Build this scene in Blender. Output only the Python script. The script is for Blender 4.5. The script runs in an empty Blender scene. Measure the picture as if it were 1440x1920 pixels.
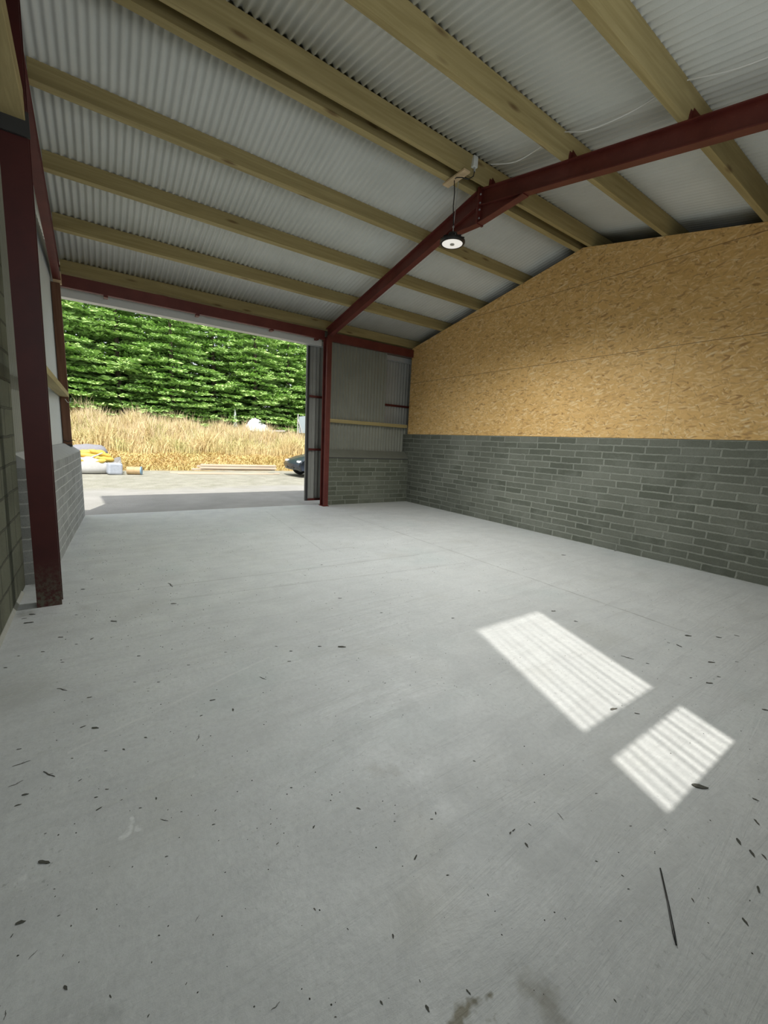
import bpy, bmesh, math, random
import numpy as np
from mathutils import Vector, Matrix
S = bpy.context.scene
COL = S.collection
rnd = random.Random(7)

# ---------------------------------------------------------------- camera
CAM_H = 1.51
F_PX, PIT, ROL, YAW = 768.17, .167, .0495, .6098
cy, sy, cp, sp = math.cos(YAW), math.sin(YAW), math.cos(PIT), math.sin(PIT)
_r = Vector((cy, -sy, 0)); _f0 = Vector((sy, cy, 0)); _u = Vector((0, 0, 1))
C_F = _f0 * cp - _u * sp
_U = _f0 * sp + _u * cp
C_R = _r * math.cos(ROL) + _U * math.sin(ROL)
C_U = -_r * math.sin(ROL) + _U * math.cos(ROL)
cd = bpy.data.cameras.new('camera'); cam = bpy.data.objects.new('camera', cd); COL.objects.link(cam)
cam.matrix_world = Matrix(((C_R.x, C_U.x, -C_F.x, 0), (C_R.y, C_U.y, -C_F.y, 0), (C_R.z, C_U.z, -C_F.z, CAM_H), (0, 0, 0, 1)))
cd.sensor_fit = 'VERTICAL'; cd.sensor_height = 24; cd.lens = 24 * F_PX / 1920; cd.clip_start = .02; cd.clip_end = 300
S.camera = cam

def floor_at(px, py, z=0.):
    d = C_F + C_R * ((px - 720) / F_PX) - C_U * ((py - 960) / F_PX)
    t = (z - CAM_H) / d.z
    return Vector((d.x * t, d.y * t, z))

# ---------------------------------------------------------------- light
S.view_settings.view_transform = 'Standard'
S.view_settings.look = 'None'
S.view_settings.gamma = 1
S.view_settings.use_curve_mapping = False
S.view_settings.exposure = 0.8
SUN_DIR = Vector((-.34, -.94, 1.51)).normalized()      # towards the sun
w = bpy.data.worlds.new('sky'); S.world = w; w.use_nodes = True
nt = w.node_tree; nt.nodes.clear()
wo = nt.nodes.new('ShaderNodeOutputWorld'); bg = nt.nodes.new('ShaderNodeBackground')
sky = nt.nodes.new('ShaderNodeTexSky'); sky.sky_type = 'NISHITA'; sky.sun_disc = False
sky.sun_elevation = math.asin(SUN_DIR.z); sky.sun_rotation = math.atan2(SUN_DIR.x, SUN_DIR.y)
sky.air_density = 1.0; sky.dust_density = 3.0; sky.ozone_density = 1.0
mixw = nt.nodes.new('ShaderNodeMix'); mixw.data_type = 'RGBA'; mixw.inputs['Factor'].default_value = .6
mixw.inputs['B'].default_value = (9.0, 9.2, 9.4, 1)       # bright thin cloud
nt.links.new(sky.outputs[0], mixw.inputs['A'])
nt.links.new(mixw.outputs['Result'], bg.inputs['Color']); bg.inputs['Strength'].default_value = .115
nt.links.new(bg.outputs[0], wo.inputs[0])
sd = bpy.data.lights.new('sun', 'SUN'); so = bpy.data.objects.new('sun', sd); COL.objects.link(so)
sd.energy = 3.4; sd.angle = math.radians(.9); sd.color = (1, .96, .89)
so.rotation_euler = SUN_DIR.to_track_quat('Z', 'Y').to_euler()
def area(name, loc, direction, sx_, sy_, power, color=(1, 1, 1), portal=False, spread=math.pi):
    d = bpy.data.lights.new(name, 'AREA'); o = bpy.data.objects.new(name, d); COL.objects.link(o)
    d.shape = 'RECTANGLE'; d.size = sx_; d.size_y = sy_; d.energy = power; d.color = color; d.spread = spread
    o.location = loc; o.rotation_euler = (-Vector(direction)).to_track_quat('Z', 'Y').to_euler()
    if portal: d.cycles.is_portal = True
    return o
area('door_portal', (1.8, 8.84, 1.8), (0, -1, 0), 4.4, 3.6, 1, portal=True)
area('back_fill', (1.6, -.16, 2.7), (0, 1, -.15), 4.2, 1.5, 27, (.93, .98, 1))  # added fill light behind the viewer to brighten the room, no opening there
ld = bpy.data.lights.new('lamp_light', 'SPOT'); lo = bpy.data.objects.new('lamp_light', ld); COL.objects.link(lo)
ld.energy = 350; ld.spot_size = math.radians(165); ld.spot_blend = 1; ld.shadow_soft_size = .03; ld.specular_factor = .2; ld.color = (.985, 1, .975)
lo.location = (3.85, 4.29, 4.0)
S.cycles.diffuse_bounces = 8; S.cycles.max_bounces = 12; S.cycles.transparent_max_bounces = 12
S.cycles.sample_clamp_indirect = 6

# ---------------------------------------------------------------- helpers
class MB:
    def __init__(s): s.v = []; s.f = []
    def add(s, vs, fs):
        n = len(s.v); s.v += [tuple(p) for p in vs]; s.f += [tuple(i + n for i in f) for f in fs]; return s
    def box(s, x0, x1, y0, y1, z0, z1):
        return s.add([(x0, y0, z0), (x1, y0, z0), (x1, y1, z0), (x0, y1, z0), (x0, y0, z1), (x1, y0, z1), (x1, y1, z1), (x0, y1, z1)],
                     [(0, 3, 2, 1), (4, 5, 6, 7), (0, 1, 5, 4), (1, 2, 6, 5), (2, 3, 7, 6), (3, 0, 4, 7)])
    def prism(s, poly, ax, a0, a1):
        """poly: 2-D points in the two other axes, extruded along ax"""
        n = len(poly)
        def P(a, q):
            return {0: (a, q[0], q[1]), 1: (q[0], a, q[1]), 2: (q[0], q[1], a)}[ax]
        vs = [P(a0, q) for q in poly] + [P(a1, q) for q in poly]
        fs = [tuple(range(n))[::-1], tuple(range(n, 2 * n))] + [(i, (i + 1) % n, n + (i + 1) % n, n + i) for i in range(n)]
        return s.add(vs, fs)
    def beam(s, p0, p1, w_, d_, up=(0, 0, 1)):
        p0, p1 = Vector(p0), Vector(p1); a = (p1 - p0).normalized(); side = a.cross(Vector(up)).normalized(); u = side.cross(a)
        vs = []
        for p in (p0, p1):
            for i, j in ((-1, -1), (1, -1), (1, 1), (-1, 1)): vs.append(p + side * (w_ / 2 * i) + u * (d_ / 2 * j))
        return s.add(vs, [(0, 3, 2, 1), (4, 5, 6, 7), (0, 1, 5, 4), (1, 2, 6, 5), (2, 3, 7, 6), (3, 0, 4, 7)])
    def tube(s, pts, r, n=8, cap=True):
        pts = [Vector(p) for p in pts]; base = len(s.v); k = len(pts)
        ref = Vector((0, 0, 1))
        for i, p in enumerate(pts):
            a = (pts[min(i + 1, k - 1)] - pts[max(i - 1, 0)]).normalized()
            if abs(a.dot(ref)) > .95: u = a.cross(Vector((1, 0, 0))).normalized()
            else: u = a.cross(ref).normalized()
            v_ = a.cross(u); rr = r[i] if isinstance(r, (list, tuple)) else r
            for j in range(n):
                t = 2 * math.pi * j / n; s.v.append(tuple(p + u * math.cos(t) * rr + v_ * math.sin(t) * rr))
        for i in range(k - 1):
            for j in range(n):
                s.f.append((base + i * n + j, base + i * n + (j + 1) % n, base + (i + 1) * n + (j + 1) % n, base + (i + 1) * n + j))
        if cap: s.f.append(tuple(base + j for j in range(n))[::-1]); s.f.append(tuple(base + (k - 1) * n + j for j in range(n)))
        return s
    def lathe(s, prof, c=(0, 0, 0), n=32, ax=2):
        base = len(s.v)
        for r, h in prof:
            for j in range(n):
                t = 2 * math.pi * j / n; a, b = r * math.cos(t), r * math.sin(t)
                q = {2: (a, b, h), 0: (h, a, b), 1: (a, h, b)}[ax]
                s.v.append((c[0] + q[0], c[1] + q[1], c[2] + q[2]))
        for i in range(len(prof) - 1):
            for j in range(n): s.f.append((base + i * n + j, base + i * n + (j + 1) % n, base + (i + 1) * n + (j + 1) % n, base + (i + 1) * n + j))
        s.f.append(tuple(base + j for j in range(n))[::-1]); s.f.append(tuple(base + (len(prof) - 1) * n + j for j in range(n)))
        return s
    def build(s, name, m, parent=None, origin=None, smooth=False, bevel=0):
        o0 = Vector(origin) if origin is not None else (Vector(parent.location) if parent is not None and parent.type == 'EMPTY' else Vector((0, 0, 0)))
        if parent is not None and parent.type != 'EMPTY': o0 = Vector(parent.get('_o', (0, 0, 0)))
        me = bpy.data.meshes.new(name); me.from_pydata([tuple(Vector(p) - o0) for p in s.v], [], s.f); me.validate(); me.update()
        bm = bmesh.new(); bm.from_mesh(me); bmesh.ops.recalc_face_normals(bm, faces=bm.faces); bm.to_mesh(me); bm.free()
        if smooth:
            for p in me.polygons: p.use_smooth = True
        if m: me.materials.append(m)
        ob = bpy.data.objects.new(name, me); COL.objects.link(ob)
        if parent is not None: ob.parent = parent
        else: ob.location = o0
        ob['_o'] = tuple(o0)
        if bevel:
            b = ob.modifiers.new('bevel', 'BEVEL'); b.width = bevel; b.segments = 2; b.limit_method = 'ANGLE'
        return ob
def tag(o, label=None, cat=None, group=None, kind=None):
    if label: o['label'] = label
    if cat: o['category'] = cat
    if group: o['group'] = group
    if kind: o['kind'] = kind
    return o
def thing(name, loc, label, cat, group=None, rz=0):
    o = bpy.data.objects.new(name, None); COL.objects.link(o); o.location = loc; o.rotation_euler = (0, 0, rz); o.empty_display_size = .1
    return tag(o, label, cat, group)
def struct(o): o['kind'] = 'structure'; return o

# ---------------------------------------------------------------- node helpers
class N:
    def __init__(s, name, rough=.7, spec=.5, metal=0.):
        s.m = bpy.data.materials.new(name); s.m.use_nodes = True; s.t = s.m.node_tree
        s.b = s.t.nodes['Principled BSDF']; s.b.inputs['Roughness'].default_value = rough
        s.b.inputs['Specular IOR Level'].default_value = spec; s.b.inputs['Metallic'].default_value = metal
        s.tc = s.t.nodes.new('ShaderNodeTexCoord'); s.obj = s.tc.outputs['Object']
    def link(s, a, b): s.t.links.new(a, b)
    def put(s, v, sock):
        if hasattr(v, 'node'): s.link(v, sock)
        else:
            if hasattr(sock.default_value, '__len__') and not hasattr(v, '__len__'): v = (v,) * len(sock.default_value)
            if hasattr(v, '__len__') and len(v) == 3 and len(sock.default_value) == 4: v = tuple(v) + (1,)
            sock.default_value = v
    def mapping(s, scale=(1, 1, 1), rot=(0, 0, 0), loc=(0, 0, 0), vec=None):
        n = s.t.nodes.new('ShaderNodeMapping'); s.link(vec or s.obj, n.inputs['Vector'])
        s.put(scale, n.inputs['Scale']); s.put(rot, n.inputs['Rotation']); s.put(loc, n.inputs['Location']); return n.outputs[0]
    def noise(s, scale, detail=4, rough=.55, vec=None, out='Fac', dist=0):
        n = s.t.nodes.new('ShaderNodeTexNoise'); s.link(vec or s.obj, n.inputs['Vector'])
        n.inputs['Scale'].default_value = scale; n.inputs['Detail'].default_value = detail; n.inputs['Roughness'].default_value = rough; n.inputs['Distortion'].default_value = dist
        return n.outputs[out]
    def voro(s, scale, vec=None, out='Color', feature='F1', rand=1):
        n = s.t.nodes.new('ShaderNodeTexVoronoi'); n.feature = feature; s.link(vec or s.obj, n.inputs['Vector']); n.inputs['Scale'].default_value = scale
        n.inputs['Randomness'].default_value = rand; return n.outputs[out]
    def math(s, op, a, b=0., c=0., clamp=False):
        n = s.t.nodes.new('ShaderNodeMath'); n.operation = op; n.use_clamp = clamp
        s.put(a, n.inputs[0]); s.put(b, n.inputs[1]); s.put(c, n.inputs[2]); return n.outputs[0]
    def vmath(s, op, a, b=(0, 0, 0), out=0):
        n = s.t.nodes.new('ShaderNodeVectorMath'); n.operation = op; s.put(a, n.inputs[0]); s.put(b, n.inputs[1]); return n.outputs[out]
    def sep(s, v):
        n = s.t.nodes.new('ShaderNodeSeparateXYZ'); s.link(v, n.inputs[0]); return n.outputs
    def comb(s, x, y, z):
        n = s.t.nodes.new('ShaderNodeCombineXYZ'); s.put(x, n.inputs[0]); s.put(y, n.inputs[1]); s.put(z, n.inputs[2]); return n.outputs[0]
    def rng(s, v, a, b, c=0., d=1., smooth=False):
        n = s.t.nodes.new('ShaderNodeMapRange'); n.clamp = True
        if smooth: n.interpolation_type = 'SMOOTHSTEP'
        s.put(v, n.inputs[0]); s.put(a, n.inputs[1]); s.put(b, n.inputs[2]); s.put(c, n.inputs[3]); s.put(d, n.inputs[4]); return n.outputs[0]
    def mix(s, f, a, b, mode='MIX'):
        n = s.t.nodes.new('ShaderNodeMix'); n.data_type = 'RGBA'; n.blend_type = mode
        s.put(f, n.inputs['Factor']); s.put(a, n.inputs['A']); s.put(b, n.inputs['B']); return n.outputs['Result']
    def ramp(s, v, stops):
        n = s.t.nodes.new('ShaderNodeValToRGB'); s.link(v, n.inputs[0]); e = n.color_ramp.elements
        while len(e) < len(stops): e.new(.5)
        for i, (p, c) in enumerate(stops): e[i].position = p; e[i].color = tuple(c) + (1,)
        return n.outputs[0]
    def rand(s):
        n = s.t.nodes.new('ShaderNodeObjectInfo'); return n.outputs['Random']
    def bump(s, h, strength=.3, dist=.01):
        n = s.t.nodes.new('ShaderNodeBump'); n.inputs['Strength'].default_value = strength; n.inputs['Distance'].default_value = dist
        s.link(h, n.inputs['Height']); s.link(n.outputs[0], s.b.inputs['Normal']); return s
    def color(s, c): s.put(c, s.b.inputs['Base Color']); return s
    def rough(s, v): s.put(v, s.b.inputs['Roughness']); return s

def mat_plain(name, col, rough=.6, var=.12, scale=6, metal=0, spec=.5):
    n = N(name, rough, spec, metal); f = n.noise(scale, 5, .6)
    c = tuple(col); n.color(n.mix(f, tuple(x * (1 - var) for x in c), tuple(min(1, x * (1 + var)) for x in c)))
    n.bump(n.noise(scale * 12, 3), .08, .004); return n.m

def mat_floor():
    n = N('power_floated_concrete', .5, .5)
    big = n.noise(.55, 5, .6); mid = n.noise(3.2, 6, .65, dist=.6); fine = n.noise(38, 5, .7)
    c = n.mix(n.rng(big, .3, .7), (.485, .50, .495), (.585, .60, .595))
    c = n.mix(n.math('MULTIPLY', n.rng(mid, .38, .66), .42), c, (.67, .69, .68))
    c = n.mix(n.math('MULTIPLY', n.rng(n.noise(1.4, 4, .6, n.mapping((1, 1, 1), loc=(5, 3, 0))), .56, .74), .35), c, (.44, .44, .40))
    c = n.mix(n.math('MULTIPLY', n.rng(n.noise(1.1, 3, .5, n.mapping((1, 1, 1), loc=(15, 9, 0))), .58, .72), .35), c, (.47, .53, .52))
    c = n.mix(n.math('MULTIPLY', n.rng(fine, .42, .7), .34), c, (.38, .39, .39))
    # trowel streaks running across the room
    wv = n.noise(1., 7, .62, n.mapping((.9, 7.5, 1), rot=(0, 0, -.12)), dist=.8)
    c = n.mix(n.math('MULTIPLY', n.rng(wv, .5, .66), .26), c, (.39, .395, .39))
    # small pits and dark crumbs trodden in
    p = n.voro(34, n.vmath('ADD', n.obj, n.vmath('SCALE', n.noise(9, 3, out='Color'), (0, 0, 0))), 'Distance')
    dens = n.rng(n.noise(1.7, 3), .42, .7)
    rr = n.sep(n.voro(34, None, 'Color'))[0]
    sm = n.noise(58, 3, .6, n.mapping((1, .7, 1))); sd_ = n.rng(n.noise(1.3, 4, .6, n.mapping((1, 1, 1), loc=(2, 7, 0))), .44, .62)
    c = n.mix(n.math('MULTIPLY', n.math('MULTIPLY', n.rng(sm, .62, .68), sd_), .5), c, (.27, .275, .265))
    c = n.mix(n.math('MULTIPLY', n.math('MULTIPLY', n.rng(sm, .36, .30), sd_), .35), c, (.74, .75, .74))
    pit = n.math('MULTIPLY', n.math('LESS_THAN', p, n.math('MULTIPLY', n.math('MULTIPLY', rr, rr), .16)), n.math('MULTIPLY', dens, .6))
    c = n.mix(pit, c, (.16, .165, .15))
    x, y, z = n.sep(n.obj)
    wob = n.math('MULTIPLY', n.math('SUBTRACT', n.noise(2.5, 3), .5), .05)
    def line(coord, at, width, amt, lo=None, hi=None, other=None, col=(.2, .2, .19)):
        nonlocal c
        d = n.math('ABSOLUTE', n.math('SUBTRACT', n.math('ADD', coord, wob), at))
        f = n.math('MULTIPLY', n.rng(d, width * .4, width, 1, 0), amt)
        f = n.math('MULTIPLY', f, n.rng(n.noise(4, 3), .35, .6, .35, 1))
        if other is not None: f = n.math('MULTIPLY', f, n.math('MULTIPLY', n.math('GREATER_THAN', other, lo), n.math('LESS_THAN', other, hi)))
        c = n.mix(f, c, col)
    line(x, 4.17, .014, .55, 1.2, 7.2, y)
    line(n.math('ADD', x, n.math('MULTIPLY', y, -.09)), 2.03, .012, .4, 5.0, 8.2, y)
    line(n.math('ADD', y, n.math('MULTIPLY', x, .12)), 5.33, .011, .5, 2.45, 2.95, x)
    line(n.math('ADD', y, n.math('MULTIPLY', x, .05)), 4.42, .02, .3, -.2, 3.6, x)
    line(n.math('ADD', y, n.math('MULTIPLY', x, .1)), 4.05, .022, .22, .3, 3.9, x)
    line(n.math('ADD', y, n.math('MULTIPLY', x, -.35)), 2.28, .012, .35, -.2, .9, x, (.72, .72, .7))
    # stains: damp patches near the camera, a scuffed patch in the middle, pale mortar splashes
    nv = n.vmath('SCALE', n.vmath('SUBTRACT', n.noise(5, 4, .7, out='Color'), (.5, .5, .5))); nv.node.inputs['Scale'].default_value = .3
    pv = n.vmath('ADD', n.obj, nv)
    def stain(px, py, r, amt, col, soft=.5):
        nonlocal c
        q = floor_at(px, py)
        d = n.vmath('DISTANCE', pv, (q.x, q.y, 0), 'Value')
        d.node.inputs[1].default_value = (q.x, q.y, 0)
        c = n.mix(n.math('MULTIPLY', n.rng(d, r * (1 - soft), r, 1, 0), amt), c, col)
    stain(912, 1858, .03, .85, (.17, .16, .11)); stain(900, 1892, .042, .9, (.16, .15, .10)); stain(870, 1918, .05, .85, (.18, .16, .10)); stain(925, 1925, .05, .8, (.18, .16, .10))
    stain(1010, 1868, .08, .8, (.22, .21, .17), .9); stain(705, 1448, .06, .35, (.38, .37, .33), .7); stain(735, 1442, .05, .3, (.38, .37, .33), .8)
    stain(235, 1560, .035, .6, (.78, .79, .78)); stain(270, 1545, .025, .5, (.78, .79, .78)); stain(60, 1650, .03, .5, (.72, .73, .72))
    stain(190, 1905, .06, .5, (.3, .31, .3), .9); stain(160, 1140, .09, .45, (.36, .36, .34), .8)
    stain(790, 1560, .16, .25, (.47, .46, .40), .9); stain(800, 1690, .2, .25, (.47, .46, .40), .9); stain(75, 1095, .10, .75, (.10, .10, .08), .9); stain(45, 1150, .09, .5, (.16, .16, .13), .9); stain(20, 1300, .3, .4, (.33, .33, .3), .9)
    n.color(c)
    n.rough(n.rng(mid, .3, .75, .62, .42))
    h = n.math('ADD', n.math('MULTIPLY', wv, 1.2), n.math('ADD', n.math('MULTIPLY', fine, .25), n.math('MULTIPLY', mid, .6)))
    n.bump(h, .6, .014); return n.m

def mat_blocks(name, axis, cl, ch, c1, c2, mort, msize=.011, rough_bump=.5, seed=0, dirt=.3, off=0.0):
    """axis: which world axis runs along the wall"""
    n = N(name, .92, .2)
    x, y, z = n.sep(n.obj)
    u = x if axis == 0 else y
    wob = n.math('MULTIPLY', n.math('SUBTRACT', n.noise(1.2, 3), .5), .03)
    jit = n.noise(14, 3, .6, out='Color')
    v = n.comb(n.math('ADD', u, seed), n.math('ADD', n.math('ADD', z, off), wob), 0)
    dv = n.vmath('SCALE', n.vmath('SUBTRACT', jit, (.5, .5, .5))); dv.node.inputs['Scale'].default_value = .024
    v = n.vmath('ADD', v, dv)
    b = n.t.nodes.new('ShaderNodeTexBrick'); n.link(v, b.inputs['Vector'])
    b.inputs['Scale'].default_value = 1; b.inputs['Brick Width'].default_value = cl; b.inputs['Row Height'].default_value = ch
    b.inputs['Mortar Size'].default_value = msize; b.inputs['Mortar Smooth'].default_value = .35; b.inputs['Bias'].default_value = 0
    b.offset = .37; b.offset_frequency = 2; b.squash = .82; b.squash_frequency = 3
    n.put(c1, b.inputs['Color1']); n.put(c2, b.inputs['Color2']); n.put(mort, b.inputs['Mortar'])
    c = b.outputs['Color']
    smear = n.math('MULTIPLY', n.rng(n.noise(2.6, 5, .65), .48, .7), .6)      # mortar smeared over the faces
    c = n.mix(smear, c, tuple(m * .85 for m in mort))
    c = n.mix(n.math('MULTIPLY', n.rng(n.noise(.8, 3, .5), .35, .7), dirt), c, tuple(q * .62 for q in c1))
    g = n.noise(90, 3, .7)
    c = n.mix(n.math('MULTIPLY', n.rng(g, .45, .7), .35), c, tuple(q * .6 for q in c1))
    n.color(c)
    h = n.math('ADD', n.math('MULTIPLY', b.outputs['Fac'], -.8), n.math('ADD', n.math('MULTIPLY', g, .35), n.math('MULTIPLY', n.noise(22, 4), .4)))
    n.bump(h, rough_bump, .012); return n.m

def mat_osb():
    n = N('oriented_strand_board', .62, .35)
    x, y, z = n.sep(n.obj)
    v = n.comb(y, z, 0)
    warp = n.vmath('SCALE', n.vmath('SUBTRACT', n.noise(3.5, 2, .5, v, 'Color'), (.5, .5, .5))); warp.node.inputs['Scale'].default_value = .12
    v = n.vmath('ADD', v, warp)
    c = (.56, .34, .135)
    base = n.mix(n.rng(n.noise(1.3, 3), .35, .7), (.74, .47, .18), (.64, .395, .14))
    h = None
    for i, (rot, sc, st) in enumerate(((.2, 34, .26), (-.45, 40, .26), (.9, 36, .32), (-1.1, 44, .32), (.05, 30, .22), (-.15, 38, .2), (.35, 26, .24))):
        vv = n.mapping((st, 1, 1), rot=(0, 0, 0), loc=(i * 3.1, i * 1.7, 0), vec=n.mapping((1, 1, 1), rot=(0, 0, rot), vec=v))
        col = n.voro(sc, vv, 'Color'); r = n.sep(col)[0]; r2 = n.sep(col)[1]
        d = n.voro(sc, vv, 'Distance')
        tone = n.ramp(r2, [(0, (.30, .16, .055)), (.10, (.46, .28, .11)), (.5, (.73, .465, .18)), (.85, (.83, .60, .30)), (1, (.86, .68, .39))])
        msk = n.math('MULTIPLY', n.math('GREATER_THAN', r, .52), n.rng(d, .28, .5, 1, 0))
        base = n.mix(n.math('MULTIPLY', msk, .75), base, tone)
        hh = n.math('MULTIPLY', msk, r2); h = hh if h is None else n.math('ADD', h, hh)
    gr = n.noise(60, 3, .6, n.mapping((.3, 1, 1), vec=v))
    base = n.mix(n.math('MULTIPLY', n.rng(gr, .5, .75), .25), base, (.36, .2, .07))
    for at in (3.04, 4.22):
        d = n.math('ABSOLUTE', n.math('SUBTRACT', z, at)); base = n.mix(n.rng(d, .002, .006, .8, 0), base, (.13, .07, .03))
    for at in (1.45, 3.89, 6.33):
        sft = n.math('LESS_THAN', z, 3.04); a2 = n.math('ADD', at, n.math('MULTIPLY', sft, 1.22))
        d = n.math('ABSOLUTE', n.math('SUBTRACT', y, a2)); base = n.mix(n.rng(d, .0015, .004, .45, 0), base, (.16, .09, .04))
    n.color(base); n.bump(h, .12, .004); return n.m

def mat_timber(name, axis=0, c1=(.36, .29, .135), c2=(.46, .375, .185), knots=True):
    n = N(name, .72, .3)
    x, y, z = n.sep(n.obj); rd = n.math('MULTIPLY', n.rand(), 37.)
    u, a, b = {0: (x, y, z), 1: (y, x, z), 2: (z, x, y)}[axis]
    v = n.comb(n.math('ADD', u, rd), n.math('ADD', a, rd), b)
    g = n.noise(1, 6, .6, n.mapping((1.1, 26, 26), vec=v), dist=.6)
    g2 = n.noise(1, 3, .5, n.mapping((.6, 5, 5), vec=v))
    c = n.mix(n.rng(g, .35, .68), c1, c2)
    c = n.mix(n.math('MULTIPLY', n.rng(g2, .45, .7), .5), c, tuple(q * .72 for q in c1))
    if knots:
        kv = n.mapping((2.1, 9, 9), vec=v); d = n.voro(1, kv, 'Distance'); r = n.sep(n.voro(1, kv, 'Color'))[0]
        c = n.mix(n.math('MULTIPLY', n.math('MULTIPLY', n.rng(d, .08, .24, 1, 0), n.math('GREATER_THAN', r, .6)), .8), c, (.13, .075, .03))
    n.color(c); n.bump(g, .15, .004); return n.m

def mat_steel():
    n = N('red_oxide_primer', .48, .5)
    a = n.noise(3, 5, .6); b = n.noise(26, 4, .7)
    c = n.mix(n.rng(a, .35, .7), (.095, .015, .011), (.14, .028, .02))
    c = n.mix(n.math('MULTIPLY', n.rng(b, .62, .8), .35), c, (.30, .11, .08))
    x, y, z = n.sep(n.obj)
    n.color(c); n.bump(b, .08, .003); return n.m
def mat_post_steel():
    """the same paint, muddied at its foot"""
    n = N('red_oxide_primer_shaded_splashed', .5, .45)
    a = n.noise(3, 5, .6); b = n.noise(30, 5, .75)
    c = n.mix(n.rng(a, .35, .7), (.05, .006, .005), (.075, .010, .008))  # reds kept below the frame paint, shade of the post's dark side
    z = n.sep(n.obj)[2]
    mud = n.math('MULTIPLY', n.rng(z, .05, .42, 1, 0), n.rng(b, .42, .6))
    c = n.mix(mud, c, (.10, .095, .065)); n.color(c); n.bump(b, .1, .003); return n.m
def mat_sheet(name, c1, c2, rough=.6, spec=.4):
    n = N(name, rough, spec); a = n.noise(1.2, 4, .6); f = n.noise(160, 2, .6)
    c = n.mix(n.rng(a, .3, .7), c1, c2); c = n.mix(n.math('MULTIPLY', n.rng(f, .45, .7), .12), c, tuple(q * .7 for q in c1))
    n.color(c); n.bump(f, .08, .002); return n.m

M_FLOOR = mat_floor()
M_BLK = mat_blocks('grey_blockwork_long_wall', 1, .46, .11, (.115, .125, .10), (.20, .21, .175), (.29, .305, .262), .0135, .6, .17, .4)
M_BLKX = mat_blocks('grey_blockwork_end_wall', 0, .46, .1125, (.11, .12, .09), (.175, .185, .145), (.255, .27, .225), .013, .6, .31, .35)
M_BLKL = mat_blocks('grey_blockwork_left', 1, .46, .1125, (.27, .28, .265), (.34, .35, .335), (.55, .56, .54), .008, .35, .05, .15)
M_OLD = mat_blocks('weathered_old_blockwork', 1, .46, .235, (.13, .135, .095), (.18, .185, .135), (.085, .085, .065), .012, 1.0, .2, .6)
M_OSB = mat_osb()
M_PUR = mat_timber('treated_timber', 0, (.33, .265, .115), (.44, .36, .175))
M_TY = mat_timber('treated_timber_along_wall', 1)
M_TZ = mat_timber('timber_upright', 2, (.13, .06, .035), (.20, .10, .06))
M_NEWT = mat_timber('fresh_sawn_timber', 0, (.62, .46, .27), (.72, .56, .36))
M_STEEL = mat_steel(); M_POST = mat_post_steel()
M_ROOF = mat_sheet('felt_backed_roof_sheet', (.58, .59, .55), (.66, .67, .63), .85, .2)
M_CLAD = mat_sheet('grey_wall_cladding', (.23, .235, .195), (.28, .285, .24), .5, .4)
M_CLADL = mat_sheet('pale_wall_cladding', (.62, .66, .64), (.68, .71, .69), .5, .4)
M_DOORS = mat_sheet('door_cladding', (.33, .33, .30), (.40, .40, .37), .5, .4)
M_MORT = mat_plain('rendered_sill', (.15, .155, .125), .9, .15, 5)
M_GALV = mat_plain('galvanised_steel', (.48, .50, .50), .45, .1, 9, .3)
M_BLACK = mat_plain('black_enamel', (.012, .012, .013), .4, .2, 9)
M_CABLEW = mat_plain('white_cable', (.75, .75, .72), .45, .05, 9)
M_WHITEP = mat_plain('white_plastic', (.7, .72, .70), .4, .05, 9)
M_DARK = mat_plain('dark_plate', (.03, .03, .03), .6, .2, 9)

# ---------------------------------------------------------------- roof planes (underside of the purlins)
A1, A2, K, RIDGE = 5.688, 3.924, .2066, 4.27
zf = lambda Y: A1 - K * Y
zb = lambda Y: A2 + K * Y
XR = 6.684
X_END = 8.2
PD, PW = .20, .075      # purlin depth, width

# ---------------------------------------------------------------- structure
struct(MB().box(-1.0, X_END, -.6, 8.78, -.15, 0).build('floor', M_FLOOR))
# right hand wall: block below, strand board above
struct(MB().box(XR, XR + .215, -.45, 8.9, 0, 1.76).build('wall_right', M_BLK))
poly = [(-.45, 1.765), (8.66, 1.765), (8.66, zf(8.66) - .003), (RIDGE, zf(RIDGE) - .003), (-.45, zb(-.45) - .003)]
struct(MB().prism(poly, 0, XR - .004, XR + .02).build('wall_right_boarding', M_OSB))
# timber edging where the boarding meets the end wall
# roof sheets
def corr(mb, u0, u1, amp, pitch, rowfn, rows, nper=8):
    n = int((u1 - u0) / pitch * nper) + 1; base = len(mb.v)
    for j in range(rows):
        for i in range(n + 1):
            u = u0 + (u1 - u0) * i / n
            mb.v.append(rowfn(u, j, amp * math.sin(2 * math.pi * u / pitch)))
    for j in range(rows - 1):
        for i in range(n):
            a = base + j * (n + 1) + i; mb.f.append((a, a + 1, a + n + 2, a + n + 1))
    return mb
RO = PD + .014
mb = MB()
ys = [9.0, 6.6, RIDGE]
corr(mb, -.95, X_END, .015, .0762, lambda u, j, h: (u, ys[j], zf(ys[j]) + RO + h), 3)
ys2 = [RIDGE, 2.0, -.36]
corr(mb, -.95, X_END, .015, .0762, lambda u, j, h: (u, ys2[j], zb(ys2[j]) + RO + h), 3)
roof = struct(mb.build('ceiling', M_ROOF, smooth=True))
mo = roof.modifiers.new('thick', 'SOLIDIFY'); mo.thickness = .004; mo.offset = 1

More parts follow.
